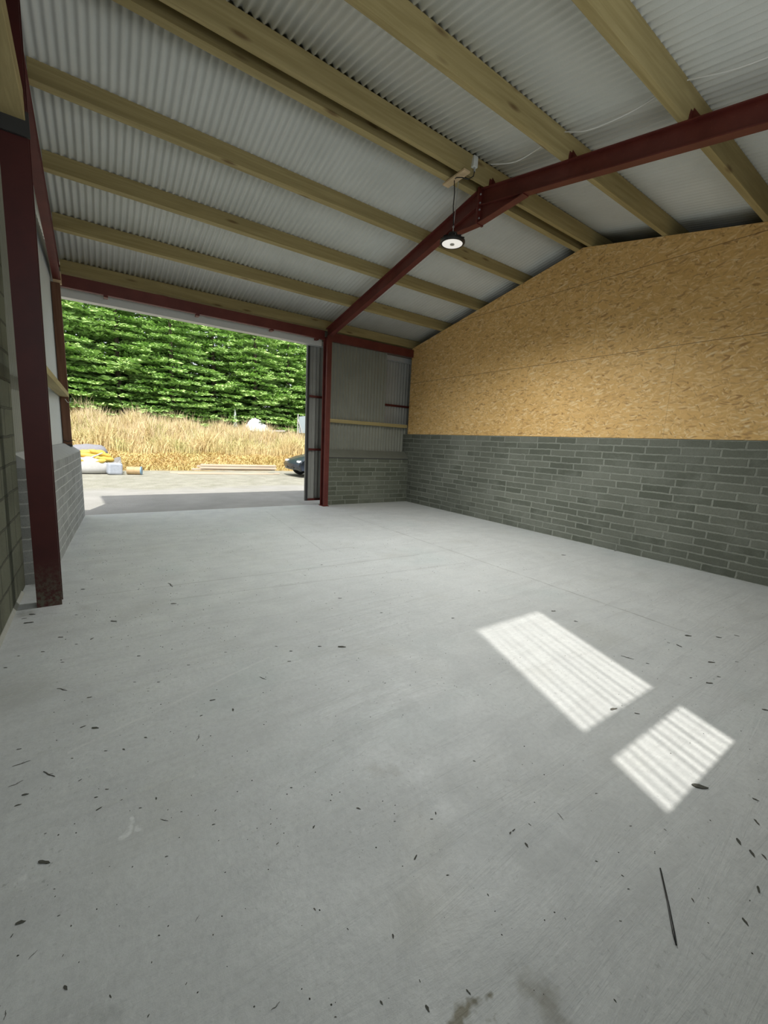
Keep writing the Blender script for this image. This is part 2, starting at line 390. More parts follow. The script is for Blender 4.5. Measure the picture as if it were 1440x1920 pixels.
# purlins
def purlin(name, Y, z0fn, k, label, grp=None, x0=-.345, x1=X_END, near=True):
    """Y: far bottom edge. k: slope sign"""
    nrm = Vector((0, K * k, 1)).normalized(); alo = Vector((0, 1, -K * k)).normalized()
    far = Vector((0, Y, z0fn(Y))); nb = far - alo * PW
    pts = [nb, far, far + nrm * PD, nb + nrm * PD]
    o = Vector(((x0 + x1) / 2, Y, z0fn(Y)))
    return tag(MB().prism([(p.y, p.z) for p in pts], 0, x0, x1).build(name, M_PUR, origin=o, bevel=.003), label, 'roof purlin', grp)
G = 'timber roof purlins'
P = purlin
P('roof_purlin', 8.72, zf, 1, 'eaves purlin resting on the red steel head over the wide doorway', G)
P('roof_purlin', 7.60, zf, 1, 'purlin of the door side roof slope, next above the eaves purlin', G)
P('roof_purlin', 6.537, zf, 1, 'purlin of the door side roof slope, second above the eaves purlin', G)
P('roof_purlin', 5.475, zf, 1, 'purlin of the door side roof slope, next one below the pair at the ridge', G)
P('roof_purlin', 4.404, zf, 1, 'lower and darker of the two timber purlins at the ridge, on the door side', G)
P('roof_purlin', 4.192, zb, -1, 'ridge purlin carrying the small white junction box of the lamp', G)
P('roof_purlin', 3.08, zb, -1, 'purlin of the near roof slope, next to the ridge pair', G)
P('roof_purlin', 1.962, zb, -1, 'broad purlin crossing the top right of the picture', G)
P('roof_purlin', .84, zb, -1, 'nearest purlin of the near roof slope at the upper right edge', G)
P('roof_purlin', -.12, zb, -1, 'eaves purlin over the near long wall behind the viewer', G)

# steel frames
def i_poly_rafter(mb, xc, w_, segs, depth=.2, tf=.011, tw=.008):
    for (ya, yb, fn) in segs:
        for (d0, d1, hw) in ((0, tf, w_ / 2), (depth - tf, depth, w_ / 2), (tf, depth - tf, tw / 2)):
            mb.prism([(ya, fn(ya) - d0), (yb, fn(yb) - d0), (yb, fn(yb) - d1), (ya, fn(ya) - d1)], 0, xc - hw, xc + hw)
def frame_mid(xc, name, label, haunch=True, w_=.10, purl=True):
    t = thing(name, (xc, 8.55, 0), label, 'steel frame')
    mb = MB(); i_poly_rafter(mb, xc, w_, [(8.62, RIDGE, zf)]); a = mb.build('rafter', M_STEEL, t)
    mb = MB(); i_poly_rafter(mb, xc, w_, [(-.05, RIDGE, zb)]); b = mb.build('rafter', M_STEEL, t)
    hp = MB()
    for s_, fn in ((1, zf), (-1, zb)):
        y1 = RIDGE + s_ * .72; zt = fn(y1) - .2; zc = zf(RIDGE) - .40
        hp.prism([(RIDGE, zf(RIDGE) - .19), (y1, zt + .01), (RIDGE, zc)], 0, xc - .004, xc + .004)
        hp.prism([(RIDGE, zc), (y1, zt), (y1, zt - .011), (RIDGE, zc - .011)], 0, xc - w_ / 2, xc + w_ / 2)
    hp.build('apex_haunch', M_STEEL, t)
    ep = MB(); ep.box(xc - w_ / 2 - .012, xc + w_ / 2 + .012, RIDGE - .014, RIDGE + .014, zf(RIDGE) - .42, zf(RIDGE) + .015); ep.build('end_plate', M_STEEL, t)
    for dz in (.07, .17, .25, .35):
        for sx_ in (-1, 1):
            MB().lathe([(.011, -.028), (.011, .028)], (xc + sx_ * .035, RIDGE, zf(RIDGE) - dz), 6, 1).build('bolt', M_GALV, t)
    if purl:
        for Y, fn, s_ in ((8.72, zf, 1), (7.6, zf, 1), (6.537, zf, 1), (5.475, zf, 1), (3.005, zb, -1), (1.887, zb, -1), (4.117, zb, -1), (.765, zb, -1)):
            c = MB(); yy = Y + s_ * .006
            c.box(xc - .045, xc + .045, min(yy, yy + s_ * .008), max(yy, yy + s_ * .008), fn(yy), fn(yy) + .16)
            c.prism([(yy, fn(yy)), (yy + s_ * .09, fn(yy + s_ * .09)), (yy, fn(yy) + .12)], 0, xc - .004, xc + .004)
            c.build('purlin_cleat', M_STEEL, t)
    return t
fr = frame_mid(4.28, 'steel_portal_frame', 'red steel portal frame in the middle of the roof, its post at the doorway edge')
def column(t, xc, y0, y1, z1, w_=.10):
    mb = MB()
    mb.box(xc - w_ / 2, xc + w_ / 2, y0, y0 + .011, 0.012, z1); mb.box(xc - w_ / 2, xc + w_ / 2, y1 - .011, y1, .012, z1)
    mb.box(xc - .004, xc + .004, y0 + .011, y1 - .011, .012, z1)
    mb.build('column', M_STEEL, t)
    MB().box(xc - w_ / 2 - .02, xc + w_ / 2 + .02, y0 - .02, y1 + .02, 0, .012).build('base_plate', M_STEEL, t)
column(fr, 4.245, 8.44, 8.64, zf(8.5) - .2, .11)
column(fr, 4.28, -.10, .10, zb(0) - .2)

# left gable frame: rafters and the middle post
gf = thing('gable_steelwork', (-.39, 8.5, 1.2), 'red steel rafters of the left gable with scratched lit underside', 'steel frame')
mb = MB(); i_poly_rafter(mb, -.39, .10, [(8.50, RIDGE, zf)]); mb.build('rafter', M_STEEL, gf)
mb = MB(); i_poly_rafter(mb, -.39, .10, [(-.05, RIDGE, zb)]); mb.build('rafter', M_STEEL, gf)
MB().box(-.44, -.335, 8.50, 8.60, 3.68, 3.86).build('packing_block', M_NEWT, gf)
# middle gable post, slightly out of plumb
gp = thing('gable_post', (-.417, 4.36, 0), 'tall dark red steel post standing on the floor beside the left wall', 'steel post')
def leanbox(mb, x0, x1, y0, y1, z0, z1, sh0, sh1):
    mb.add([(x0 + sh0, y0, z0), (x1 + sh0, y0, z0), (x1 + sh0, y1, z0), (x0 + sh0, y1, z0), (x0 + sh1, y0, z1), (x1 + sh1, y0, z1), (x1 + sh1, y1, z1), (x0 + sh1, y1, z1)],
           [(0, 3, 2, 1), (4, 5, 6, 7), (0, 1, 5, 4), (1, 2, 6, 5), (2, 3, 7, 6), (3, 0, 4, 7)])
mb = MB(); zt = zf(4.4) - .21; SH = .045
leanbox(mb, -.5, -.334, 4.30, 4.312, .0, zt, 0, SH); leanbox(mb, -.5, -.334, 4.428, 4.44, .0, zt, 0, SH); leanbox(mb, -.421, -.413, 4.312, 4.428, 0, zt, 0, SH)
mb.build('post', M_POST, gp)
# timber rail bolted to the post's face
tr = thing('timber_rail', (-.38, 4.28, 3.6), 'pale timber rail running towards the viewer from the left steel post', 'timber rail')
MB().prism([(4.285, 3.65), (2.2, 3.98), (2.2, 4.15), (4.285, 3.85)], 0, -.50, -.305).build('timber', M_TY, tr, bevel=.004)
MB().box(-.47, -.285, 4.275, 4.297, 3.55, 3.71).build('bracket', M_DARK, tr)  # dark plate added for the shade beneath the rail's end joint

# corner post standing on the block wall
cpst = thing('corner_post', (-.415, 8.5, 1.2), 'reddish brown upright post on the block wall at the left of the doorway', 'post')
MB().box(-.465, -.355, 8.46, 8.56, 1.235, 3.68).build('shaft', M_TZ, cpst, bevel=.003)
MB().box(-.485, -.352, 8.45, 8.57, 1.20, 1.235).build('base_plate', M_DARK, cpst)

# left wall: block dwarf wall (slightly splayed), sill, cladding, old wall
def lx(Y): return -.4256 + (Y - 5.82) * .0556
y0, y1 = 4.99, 8.76
mb = MB().add([(lx(y0), y0, 0), (lx(y1), y1, 0), (lx(y1) - .34, y1, 0), (lx(y0) - .34, y0, 0), (lx(y0), y0, 1.125), (lx(y1), y1, 1.125), (lx(y1) - .34, y1, 1.125), (lx(y0) - .34, y0, 1.125)],
              [(0, 3, 2, 1), (4, 5, 6, 7), (0, 1, 5, 4), (1, 2, 6, 5), (2, 3, 7, 6), (3, 0, 4, 7)])
wl = struct(mb.build('wall_left', M_BLKL))
MB().add([(lx(y0) - .002, y0, 1.126), (lx(y1) - .002, y1, 1.126), (lx(y1) - .33, y1, 1.126), (lx(y0) - .33, y0, 1.126), (lx(y0) - .17, y0, 1.25), (lx(y1) - .17, y1, 1.25), (lx(y1) - .33, y1, 1.26), (lx(y0) - .33, y0, 1.26)],
         [(0, 3, 2, 1), (4, 5, 6, 7), (0, 1, 5, 4), (1, 2, 6, 5), (2, 3, 7, 6), (3, 0, 4, 7)]).build('sill', mat_plain('left_sill_render', (.42, .43, .42), .9, .1, 5), wl)
mb = MB()
def rowl(u, j, h):
    top = (zf(u) if u > RIDGE else zb(u)) + RO - .02
    return ((lx(u) - .205 if u > 4.9 else -.70) + h, u, (1.2, top)[j])
corr(mb, 6.0, 8.82, .012, .0762, rowl, 2)
struct(mb.build('wall_left_cladding', M_CLADL, smooth=True))
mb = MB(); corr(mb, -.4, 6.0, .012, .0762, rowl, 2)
struct(mb.build('wall_left_cladding_grey', M_CLAD, smooth=True))  # nearer stretch of the gable sheeting, darker grey than the pale part
mb = MB(); leanbox(mb, -.95, -.67, -.5, 4.985, 0, 3.25, .02, .085)
struct(mb.build('wall_left_old', M_OLD))
q = floor_at(42, 1121); q2 = floor_at(2, 1226)
struct(MB().prism([(-.66, .0), (-.63, .0), (-.645, .025), (-.66, .03)], 1, 2.2, 4.75).build('trim_1', mat_plain('pale_mortar_fillet', (.34, .34, .3), .9, .2, 12)))
# left girt
tag(MB().prism([(-.47, 1.985), (-.352, 1.985), (-.352, 2.055), (-.47, 2.055)], 1, 4.45, 8.56).build('cladding_rail', M_TY, origin=(-.39, 6.5, 1.985)),
    'timber rail on the pale cladding between the left post and the doorway', 'timber rail')

# far wall, right of the doorway
mb = MB().box(4.31, XR, 8.58, 8.86, 0, 1.125)
we = struct(mb.build('wall_far', M_BLKX))
MB().prism([(8.585, 1.127), (8.86, 1.127), (8.86, 1.30), (8.74, 1.30), (8.60, 1.16)], 0, 4.31, XR).build('sill', M_MORT, we)
MB().prism([(8.575, 1.100), (8.60, 1.100), (8.60, 1.128), (8.575, 1.122)], 0, 4.33, XR).build('sill_shadow', mat_plain('painted_sill_shadow', (.06, .06, .055), .8, .1, 9), we)  # dark strip paints the thin shadow line under the sill
mb = MB(); corr(mb, 4.30, 6.0, .018, .09, lambda u, j, h: (u, 8.80 + h, (1.27, 3.80)[j]), 2)
struct(mb.build('wall_far_cladding', M_CLAD, smooth=True))
mb = MB(); corr(mb, 6.0, 6.86, .018, .09, lambda u, j, h: (u, 8.83 + h, (1.27, 1.96)[j]), 2)
struct(mb.build('wall_far_cladding_low', M_CLAD, smooth=True))
tag(MB().box(4.30, XR, 8.70, 8.79, 1.92, 2.0).build('cladding_rail', M_PUR, origin=(5.5, 8.74, 1.92)), 'timber rail on the grey cladding right of the doorway', 'timber rail')
# head steel across the doorway
hs = thing('door_head_beam', (1.9, 8.62, 3.65), 'dark red steel beam across the top of the doorway below the eaves purlin', 'steel beam')
mb = MB(); mb.box(-.36, 4.19, 8.58, 8.59, 3.67, 3.85); mb.box(-.36, 4.19, 8.59, 8.66, 3.67, 3.68); mb.box(-.36, 4.19, 8.59, 8.66, 3.84, 3.85)
mb.build('channel', M_STEEL, hs)
mb = MB(); mb.box(4.31, XR, 8.60, 8.61, 3.67, 3.85); mb.box(4.31, XR, 8.61, 8.68, 3.67, 3.68); mb.build('channel', M_STEEL, hs)
for x in (0.2, 1.6, 3.0, 4.0): MB().box(x, x + .06, 8.60, 8.72, 3.64, 3.69).build('bracket', M_STEEL, hs)
tk = thing('sliding_door_track', (1.9, 8.9, 3.6), 'pale grey track and flashing under the red beam along the doorway head', 'door track')
MB().box(-.6, 4.25, 8.84, 8.85, 3.58, 3.86).build('flashing', M_WHITEP, tk)
MB().prism([(8.85, 3.58), (8.96, 3.57), (8.96, 3.66), (8.85, 3.68)], 0, -.6, 8.3).build('rail', M_GALV, tk)
struct(MB().prism([(8.86, 3.7), (8.87, 3.7), (8.87, zf(8.87) + RO - .015), (8.86, zf(8.86) + RO - .015)], 0, -.9, X_END).build('trim_2', M_CLAD))
# sliding door leaf, opened to the right, outside the wall
dl = thing('sliding_door', (6.1, 9.02, .06), 'sliding door leaf slid open to the right outside the wall, red frame and grey sheeting', 'sliding door')
mb = MB(); mb.box(3.99, 4.04, 9.0, 9.05, .06, 3.75); mb.box(8.25, 8.3, 9.0, 9.05, .06, 3.75)
mb.build('stile', M_DARK, dl)
for z in (.06, 1.25, 2.46, 3.70): MB().box(4.04, 8.25, 9.0, 9.045, z, z + .05).build('rail', M_STEEL, dl)
mb = MB(); corr(mb, 3.985, 8.3, .018, .09, lambda u, j, h: (u, 9.065 + h, (.05, 3.95)[j]), 2); mb.build('sheeting', M_DOORS, dl, smooth=True)

# near long wall behind the viewer, with a translucent sheet
struct(MB().box(-.7, XR + .1, -.45, -.2, 0, 1.16).build('wall_near', M_BLKX))
mb = MB()
topn = zb(-.3) + RO - .02
for a, b in ((-.7, 1.63), (2.48, X_END)): corr(mb, a, b, .009, .0762, lambda u, j, h: (u, -.3 + h, (1.12, topn)[j]), 2)
struct(mb.build('wall_near_cladding', M_CLAD, smooth=True))
nm = bpy.data.materials.new('clear_ribbed_sheet'); nm.use_nodes = True; t_ = nm.node_tree; t_.nodes.clear()
out = t_.nodes.new('ShaderNodeOutputMaterial'); tp = t_.nodes.new('ShaderNodeBsdfTransparent'); tl = t_.nodes.new('ShaderNodeBsdfTranslucent'); mx = t_.nodes.new('ShaderNodeMixShader')
tcn = t_.nodes.new('ShaderNodeTexCoord'); sx3 = t_.nodes.new('ShaderNodeSeparateXYZ'); t_.links.new(tcn.outputs['Object'], sx3.inputs[0])
m1 = t_.nodes.new('ShaderNodeMath'); m1.operation = 'MULTIPLY'; m1.inputs[1].default_value = 2 * math.pi / .0762; t_.links.new(sx3.outputs[0], m1.inputs[0])
m2 = t_.nodes.new('ShaderNodeMath'); m2.operation = 'COSINE'; t_.links.new(m1.outputs[0], m2.inputs[0])
nz = t_.nodes.new('ShaderNodeTexNoise'); nz.noise_dimensions = '1D'; nz.inputs['Scale'].default_value = 5; t_.links.new(sx3.outputs[0], nz.inputs['W'])
mr = t_.nodes.new('ShaderNodeMapRange'); mr.inputs[1].default_value = -1; mr.inputs[2].default_value = 1; mr.inputs[3].default_value = .3; mr.inputs[4].default_value = 1.0
t_.links.new(m2.outputs[0], mr.inputs[0])
m3 = t_.nodes.new('ShaderNodeMix'); m3.data_type = 'FLOAT'; m3.inputs['B'].default_value = .75; t_.links.new(mr.outputs[0], m3.inputs['A'])
mr2 = t_.nodes.new('ShaderNodeMapRange'); mr2.inputs[1].default_value = .42; mr2.inputs[2].default_value = .62; mr2.inputs[3].default_value = .1; mr2.inputs[4].default_value = .85
t_.links.new(nz.outputs['Fac'], mr2.inputs[0]); t_.links.new(mr2.outputs[0], m3.inputs['Factor'])
cc = t_.nodes.new('ShaderNodeCombineColor'); 
for i in range(3): t_.links.new(m3.outputs['Result'], cc.inputs[i])
t_.links.new(cc.outputs[0], tp.inputs[0]); tl.inputs[0].default_value = (.8, .85, .82, 1)
mx.inputs[0].default_value = .12; t_.links.new(tp.outputs[0], mx.inputs[1]); t_.links.new(tl.outputs[0], mx.inputs[2]); t_.links.new(mx.outputs[0], out.inputs[0])
mb = MB(); corr(mb, 1.63, 2.48, .009, .0762, lambda u, j, h: (u, -.3 + h, (1.12, topn)[j]), 2)
tsh = struct(mb.build('window_1', nm, smooth=True))
tag(MB().box(-.62, XR, -.285, -.20, 1.76, 1.93).build('cladding_rail', M_PUR, origin=(3, -.22, 1.76)), 'timber rail across the near long wall, its shadow parts the sunlit patch', 'timber rail')
struct(MB().box(X_END - .02, X_END, -.5, 8.9, 0, 4.9).build('wall_beyond', M_CLAD))
struct(MB().box(XR + .2, X_END, 8.78, 8.86, 0, 3.9).build('wall_far_beyond', M_CLAD))
struct(MB().box(XR + .2, X_END, -.45, -.3, 0, 4.0).build('wall_near_beyond', M_CLAD))

# ---------------------------------------------------------------- lamp
LX, LY, LZ = 3.85, 4.29, 4.07
lp = thing('high_bay_lamp', (LX, LY, LZ), 'round black industrial pendant lamp with white lens hanging from the ridge', 'pendant lamp')
MB().lathe([(.04, .105), (.055, .10), (.06, .045), (.11, .035), (.158, .012), (.160, -.008), (.150, -.022), (.132, -.024), (.130, -.01), (.02, -.008)], (LX, LY, LZ), 48).build('housing', M_BLACK, lp, smooth=False)
for k in range(24):
    a = 2 * math.pi * k / 24; c_, s_ = math.cos(a), math.sin(a)
    if k % 2 == 0: MB().beam((LX + .055 * c_, LY + .055 * s_, LZ + .055), (LX + .15 * c_, LY + .15 * s_, LZ + .022), .006, .028).build('cooling_fin', M_BLACK, lp)
em = bpy.data.materials.new('lamp_lens'); em.use_nodes = True; eb = em.node_tree.nodes['Principled BSDF']
eb.inputs['Base Color'].default_value = (.85, .84, .80, 1); eb.inputs['Emission Color'].default_value = (1, .96, .9, 1); eb.inputs['Emission Strength'].default_value = .3; eb.inputs['Roughness'].default_value = .3
MB().lathe([(.131, -.012), (.128, -.022), (.05, -.024), (.01, -.024)], (LX, LY, LZ), 48).build('lens', em, lp, smooth=False)
MB().lathe([(.028, -.024), (.028, -.032), (.018, -.036), (.004, -.036)], (LX, LY, LZ), 20).build('sensor', mat_plain('grey_sensor', (.35, .34, .3), .4), lp)
MB().tube([(LX, LY, LZ + .10), (LX, LY, LZ + .16), (LX + .012, LY, LZ + .175), (LX, LY, LZ + .195), (LX - .012, LY, LZ + .175), (LX, LY, LZ + .16)], .005).build('hook', M_GALV, lp)
MB().tube([(LX, LY, LZ + .19), (LX - .035, LY - .01, LZ + .40), (LX - .03, LY - .01, LZ + .55), (LX - .04, LY, LZ + .70)], .006).build('power_cable', M_BLACK, lp)
MB().tube([(LX, LY, LZ + .19), (LX + .02, LY, LZ + .45), (LX + .03, LY, LZ + .71)], .004).build('suspension_wire', M_GALV, lp)
tag(MB().box(3.76, 3.86, 4.07, 4.45, zf(4.404) - .022, zf(4.404) - .002).build('mounting_board', M_NEWT, origin=(3.81, 4.26, 4.75)), 'short fresh timber board bridging the ridge purlins above the lamp', 'board')
jb = thing('junction_box', (3.93, 4.11, 4.86), 'small white junction box on the ridge purlin above the lamp', 'junction box')
MB().box(3.895, 3.965, 4.055, 4.105, 4.845, 4.965).build('case', M_WHITEP, jb, bevel=.006)
MB().tube([(3.93, 4.075, 4.848), (3.93, 4.07, 4.80)], .011).build('cable_gland', M_GALV, jb)
tag(MB().tube([(3.93, 4.07, 4.80), (3.91, 4.06, 4.74), (3.86, 4.09, 4.70), (3.80, 4.14, 4.72), (3.77, 4.2, 4.735), (LX - .04, LY, LZ + .70)], .006).build('lamp_cable', M_BLACK, origin=(3.9, 4.1, 4.7)), 'black cable looping from the junction box to the lamp', 'cable')
# white supply cable clipped over the purlins of the near slope
def spl(k, n=6):
    out = []
    for i in range(len(k) - 1):
        p0, p1, p2, p3 = k[max(i - 1, 0)], k[i], k[i + 1], k[min(i + 2, len(k) - 1)]
        for j in range(n):
            t = j / n; out.append(tuple(.5 * (2 * b + (c - a) * t + (2 * a - 5 * b + 4 * c - d) * t * t + (3 * b - a - 3 * c + d) * t ** 3) for a, b, c, d in zip(p0, p1, p2, p3)))
    return out + [k[-1]]
pts = []
for yy, xx, dz in spl([(3.98, 4.02, .17), (3.6, 4.02, .10), (3.25, 4.02, .16), (3.08, 4.02, .205), (3.0, 4.0, .205), (2.7, 3.98, .12), (2.3, 3.97, .13), (2.0, 3.97, .2), (1.88, 3.96, .205), (1.5, 3.95, .14), (1.1, 3.95, .15), (.7, 3.95, .2)]):
    pts.append((xx + .09, yy, zb(yy) + dz - .012))
tag(MB().tube(pts, .006).build('supply_cable', M_CABLEW, origin=(4, 2.5, 4.5)), 'white electric cable draped along the near roof slope towards the lamp', 'cable')
tag(MB().tube([(-.40, 8.45, 1.95), (-.37, 8.42, 1.90), (-.335, 8.42, 1.90), (-.325, 8.44, 1.97)], .005).build('wire_loop', M_CABLEW, origin=(-.36, 8.43, 1.9)), 'pale wire loop hanging below the end of the left rail', 'wire')
tag(MB().tube([(-.46, 8.43, 1.30), (-.40, 8.41, 1.28), (-.34, 8.42, 1.31), (-.31, 8.44, 1.30)], .006).build('tie_wire', M_DARK, origin=(-.39, 8.42, 1.25)), 'dark wire tie around the foot of the brown corner post', 'wire')

# ---------------------------------------------------------------- outdoors
mg = N('yard_gravel', .95, .2)
gx, gy, gz = mg.sep(mg.obj)
gr = mg.mix(mg.rng(mg.noise(2.0, 5, .6), .35, .7), (.28, .275, .225), (.39, .38, .32))
gr = mg.mix(mg.math('MULTIPLY', mg.rng(mg.noise(24, 4, .8), .45, .7), .5), gr, (.15, .14, .10))
gr = mg.mix(mg.math('MULTIPLY', mg.rng(mg.noise(5, 4, .7), .55, .7), .35), gr, (.18, .19, .09))
con = mg.mix(mg.rng(mg.noise(1.4, 5, .6), .35, .7), (.31, .305, .28), (.37, .36, .335))
edge = mg.math('ADD', gy, mg.math('MULTIPLY', mg.noise(.9, 3), 2.2))
gr = mg.mix(mg.rng(edge, 13.4, 14.2), con, gr)
dry = mg.mix(mg.noise(6, 4), (.30, .22, .09), (.40, .31, .14))
gr = mg.mix(mg.rng(mg.math('ADD', gy, mg.math('MULTIPLY', mg.noise(1.2, 4), 1.4)), 19.1, 19.7), gr, dry)
mg.color(gr); mg.bump(mg.noise(40, 3, .7), .7, .03)
def hgt(x, y):
    def ss(a, b, t): t = max(0, min(1, (t - a) / (b - a))); return t * t * (3 - 2 * t)
    return .45 * ss(18.6, 20.2, y) + .5 * ss(20.0, 22.5, y) + .5 * ss(22, 27, y) + .055 * (6 - x) * ss(20, 24, y) * (1 if x < 14 else 0) + .05 * math.sin(x * 1.3 + y) * ss(19, 21, y)
xs = np.linspace(-26, 40, 111); yy_ = np.concatenate([np.linspace(8.79, 18, 8), np.linspace(18.5, 30, 40), np.linspace(32, 60, 8)])
mb = MB()
for y in yy_:
    for x in xs: mb.v.append((float(x), float(y), -.035 + hgt(x, y)))
nx = len(xs)
for j in range(len(yy_) - 1):
    for i in range(nx - 1): a = j * nx + i; mb.f.append((a, a + 1, a + nx + 1, a + nx))
g = mb.build('ground', mg.m, smooth=True); struct(g)
struct(MB().box(-40, -.99, -20, 8.79, -.2, -.05).build('ground_side', mg.m))

# grass
rn = np.random.default_rng(5)
def blades(name, n, xr, yr, hr, wr, m, label, lean=.25, heads=False, dens=None):
    X = rn.uniform(*xr, n); Y = rn.uniform(*yr, n)
    V = np.zeros((n, 5, 3)); 
    Hh = rn.uniform(*hr, n) * (.8 + .35 * np.sin(X * .9 + Y * 1.7) * np.sin(X * 2.3 - Y)); Wd = rn.uniform(*wr, n)
    Z = np.array([-.035 + hgt(a, b) for a, b in zip(X, Y)])
    an = rn.uniform(0, 2 * np.pi, n); lx_, ly_ = rn.normal(0, lean, n), rn.normal(0, lean, n)
    dx, dy = np.cos(an) * Wd / 2, np.sin(an) * Wd / 2
    base = np.stack([X, Y, Z], 1)
    mid = base + np.stack([lx_ * Hh * .3, ly_ * Hh * .3, Hh * .6], 1); top = base + np.stack([lx_ * Hh, ly_ * Hh, Hh], 1)
    D = np.stack([dx, dy, 0 * dx], 1)
    V[:, 0] = base - D; V[:, 1] = base + D; V[:, 2] = mid + D * (1.3 if heads else .8); V[:, 3] = mid - D * (1.3 if heads else .8); V[:, 4] = top
    me = bpy.data.meshes.new(name)
    idx = np.arange(n)[:, None] * 5
    q = (idx + np.array([[0, 1, 2, 3]])).tolist(); t3 = (idx + np.array([[3, 2, 4]])).tolist()
    me.from_pydata(V.reshape(-1, 3).tolist(), [], q + t3); me.materials.append(m)
    o = bpy.data.objects.new(name, me); COL.objects.link(o); return tag(o, label, 'grass', kind='stuff')
def mat_grass(name, c1, c2, c3):
    n = N(name, .8, .15); f = n.noise(1.1, 4, .6); f2 = n.noise(30, 2, .6)
    c = n.mix(n.rng(f, .42, .68), c1, c2); c = n.mix(n.rng(f2, .45, .6), c, c3)
    n.color(c); n.b.inputs['Transmission Weight'].default_value = 0; return n.m
MG1 = mat_grass('dry_meadow_grass', (.62, .50, .25), (.40, .44, .15), (.72, .60, .35))
MG2 = mat_grass('straw_stubble', (.60, .45, .19), (.52, .44, .16), (.70, .55, .27))
MG3 = mat_grass('seed_heads', (.62, .49, .31), (.56, .44, .28), (.70, .58, .38))
blades('meadow_grass', 60000, (-7, 18), (20.4, 25.5), (.55, 1.15), (.02, .045), MG1, 'tall dry yellow meadow grass on the bank outside', .22)
blades('seed_head_grass', 9000, (-7, 18), (21.0, 25.5), (1.0, 1.45), (.01, .02), MG3, 'feathery seed heads standing above the meadow grass', .15, True)
blades('short_dry_grass', 34000, (-7, 16), (18.7, 21.2), (.08, .32), (.02, .05), MG2, 'short flattened straw coloured grass at the foot of the bank', .8)

# conifers
def mat_leaf(name, c1, c2):
    n = N(name, .7, .2); f = n.noise(1.6, 3, .6); f2 = n.noise(9, 3, .6)
    c = n.mix(n.rng(f, .35, .65), c1, c2); c = n.mix(n.math('MULTIPLY', n.rng(f2, .5, .7), .5), c, tuple(q * 1.35 for q in c2))
    n.color(n.mix(n.rand(), c, n.mix(.35, c, (.38, .54, .18)))); return n.m
ML = mat_leaf('conifer_needles', (.24, .41, .12), (.46, .65, .24))
MBK = mat_plain('conifer_bark', (.12, .09, .07), .9, .3, 5)
def conifer_mesh(seed, Hh=10.5, R=2.8):
    r = np.random.default_rng(seed); Vs, Fs = [], []
    z = .3
    def spray(bx, by, bz, ex, ey, ez, w2, ca, sa, tw):
        mx_, my_, mz_ = bx + (ex - bx) * .6, by + (ey - by) * .6, bz + (ez - bz) * .6
        dx, dy = -(ey - by), (ex - bx); dn = math.hypot(dx, dy) + 1e-6; dx, dy = dx / dn * w2, dy / dn * w2
        q4 = [(bx, by, bz), (mx_ + dx, my_ + dy, mz_ - tw), (ex, ey, ez), (mx_ - dx, my_ - dy, mz_ + tw)]
        n_ = len(Vs)
        for (x_, y_, z_) in q4: Vs.append((x_ * ca - y_ * sa, x_ * sa + y_ * ca, z_))
        Fs.append((n_, n_ + 1, n_ + 2, n_ + 3))
    while z < Hh - .2:
        t = z / Hh; rad = R * (1 - t) ** .7 + .15; nb_ = int(6 + 6 * (1 - t)); a0 = r.uniform(0, 6.28)
        for b_ in range(nb_):
            a = a0 + 6.283 * (b_ + r.uniform(-.35, .35)) / nb_; L = rad * r.uniform(.62, 1.15); zz = z + r.uniform(-.22, .22)
            ca, sa = math.cos(a), math.sin(a); droop = r.uniform(.15, .5); steps = max(5, int(L / .15))
            for k in range(steps):
                u = (k + .6) / steps
                if u < .12: continue
                px, pz = L * u, zz + .15 * u - droop * u * u + .25 * max(0, u - .65)
                wv = (.20 + .62 * math.sin(min(1, u * 1.1) * 3.0)) * (.5 + .22 * L)
                for s_ in (-1, 1, -1, 1, -1, 1, -1, 1):
                    tw = wv * r.uniform(.3, 1.1); fw_ = tw * r.uniform(.4, .9) + .06
                    bx = px + r.uniform(-.05, .05); by = s_ * tw * r.uniform(0, .5)
                    spray(bx, by, pz + r.uniform(-.04, .06), bx + fw_ * .6, by + s_ * tw * .6, pz + r.uniform(-.06, .14) - .05 * tw, r.uniform(.035, .07), ca, sa, r.uniform(-.05, .05))
        z += .40
    me = bpy.data.meshes.new('foliage'); me.from_pydata(Vs, [], Fs); me.materials.append(ML); print('tree quads', len(Fs)); return me
tm = MB().tube([(0, 0, -.3), (.02, 0, 3), (0, .03, 7), (0, 0, 10.2)], [.17, .13, .07, .015], 8)
tms = MB().tube([(0, 0, -.3), (.02, 0, 3), (0, .03, 7), (0, 0, 10.2)], [.17, .13, .07, .015], 8)
fol = [conifer_mesh(s_) for s_ in (1, 2, 3)]
t0 = tms.build('trunk', MBK); trunk_me = t0.data; bpy.data.objects.remove(t0)
ORD = ['first', 'second', 'third', 'fourth', 'fifth', 'sixth', 'seventh', 'eighth', 'ninth', 'tenth', 'eleventh', 'twelfth', 'thirteenth', 'fourteenth', 'fifteenth', 'sixteenth', 'seventeenth', 'eighteenth', 'nineteenth', 'twentieth']
row = [(-4.2, 27.2), (-1.4, 26.6), (1.1, 27.4), (3.6, 26.8), (6.0, 27.5), (8.4, 26.9), (10.8, 27.6), (13.4, 27.0), (16.2, 27.8)]
row2 = [(-6.5, 30.5), (-2.6, 30.8), (.2, 31.2), (2.6, 30.6), (5.0, 31.2), (7.5, 30.6), (10.0, 31.2), (12.5, 30.8), (15.2, 31.4), (18.4, 30.6)]
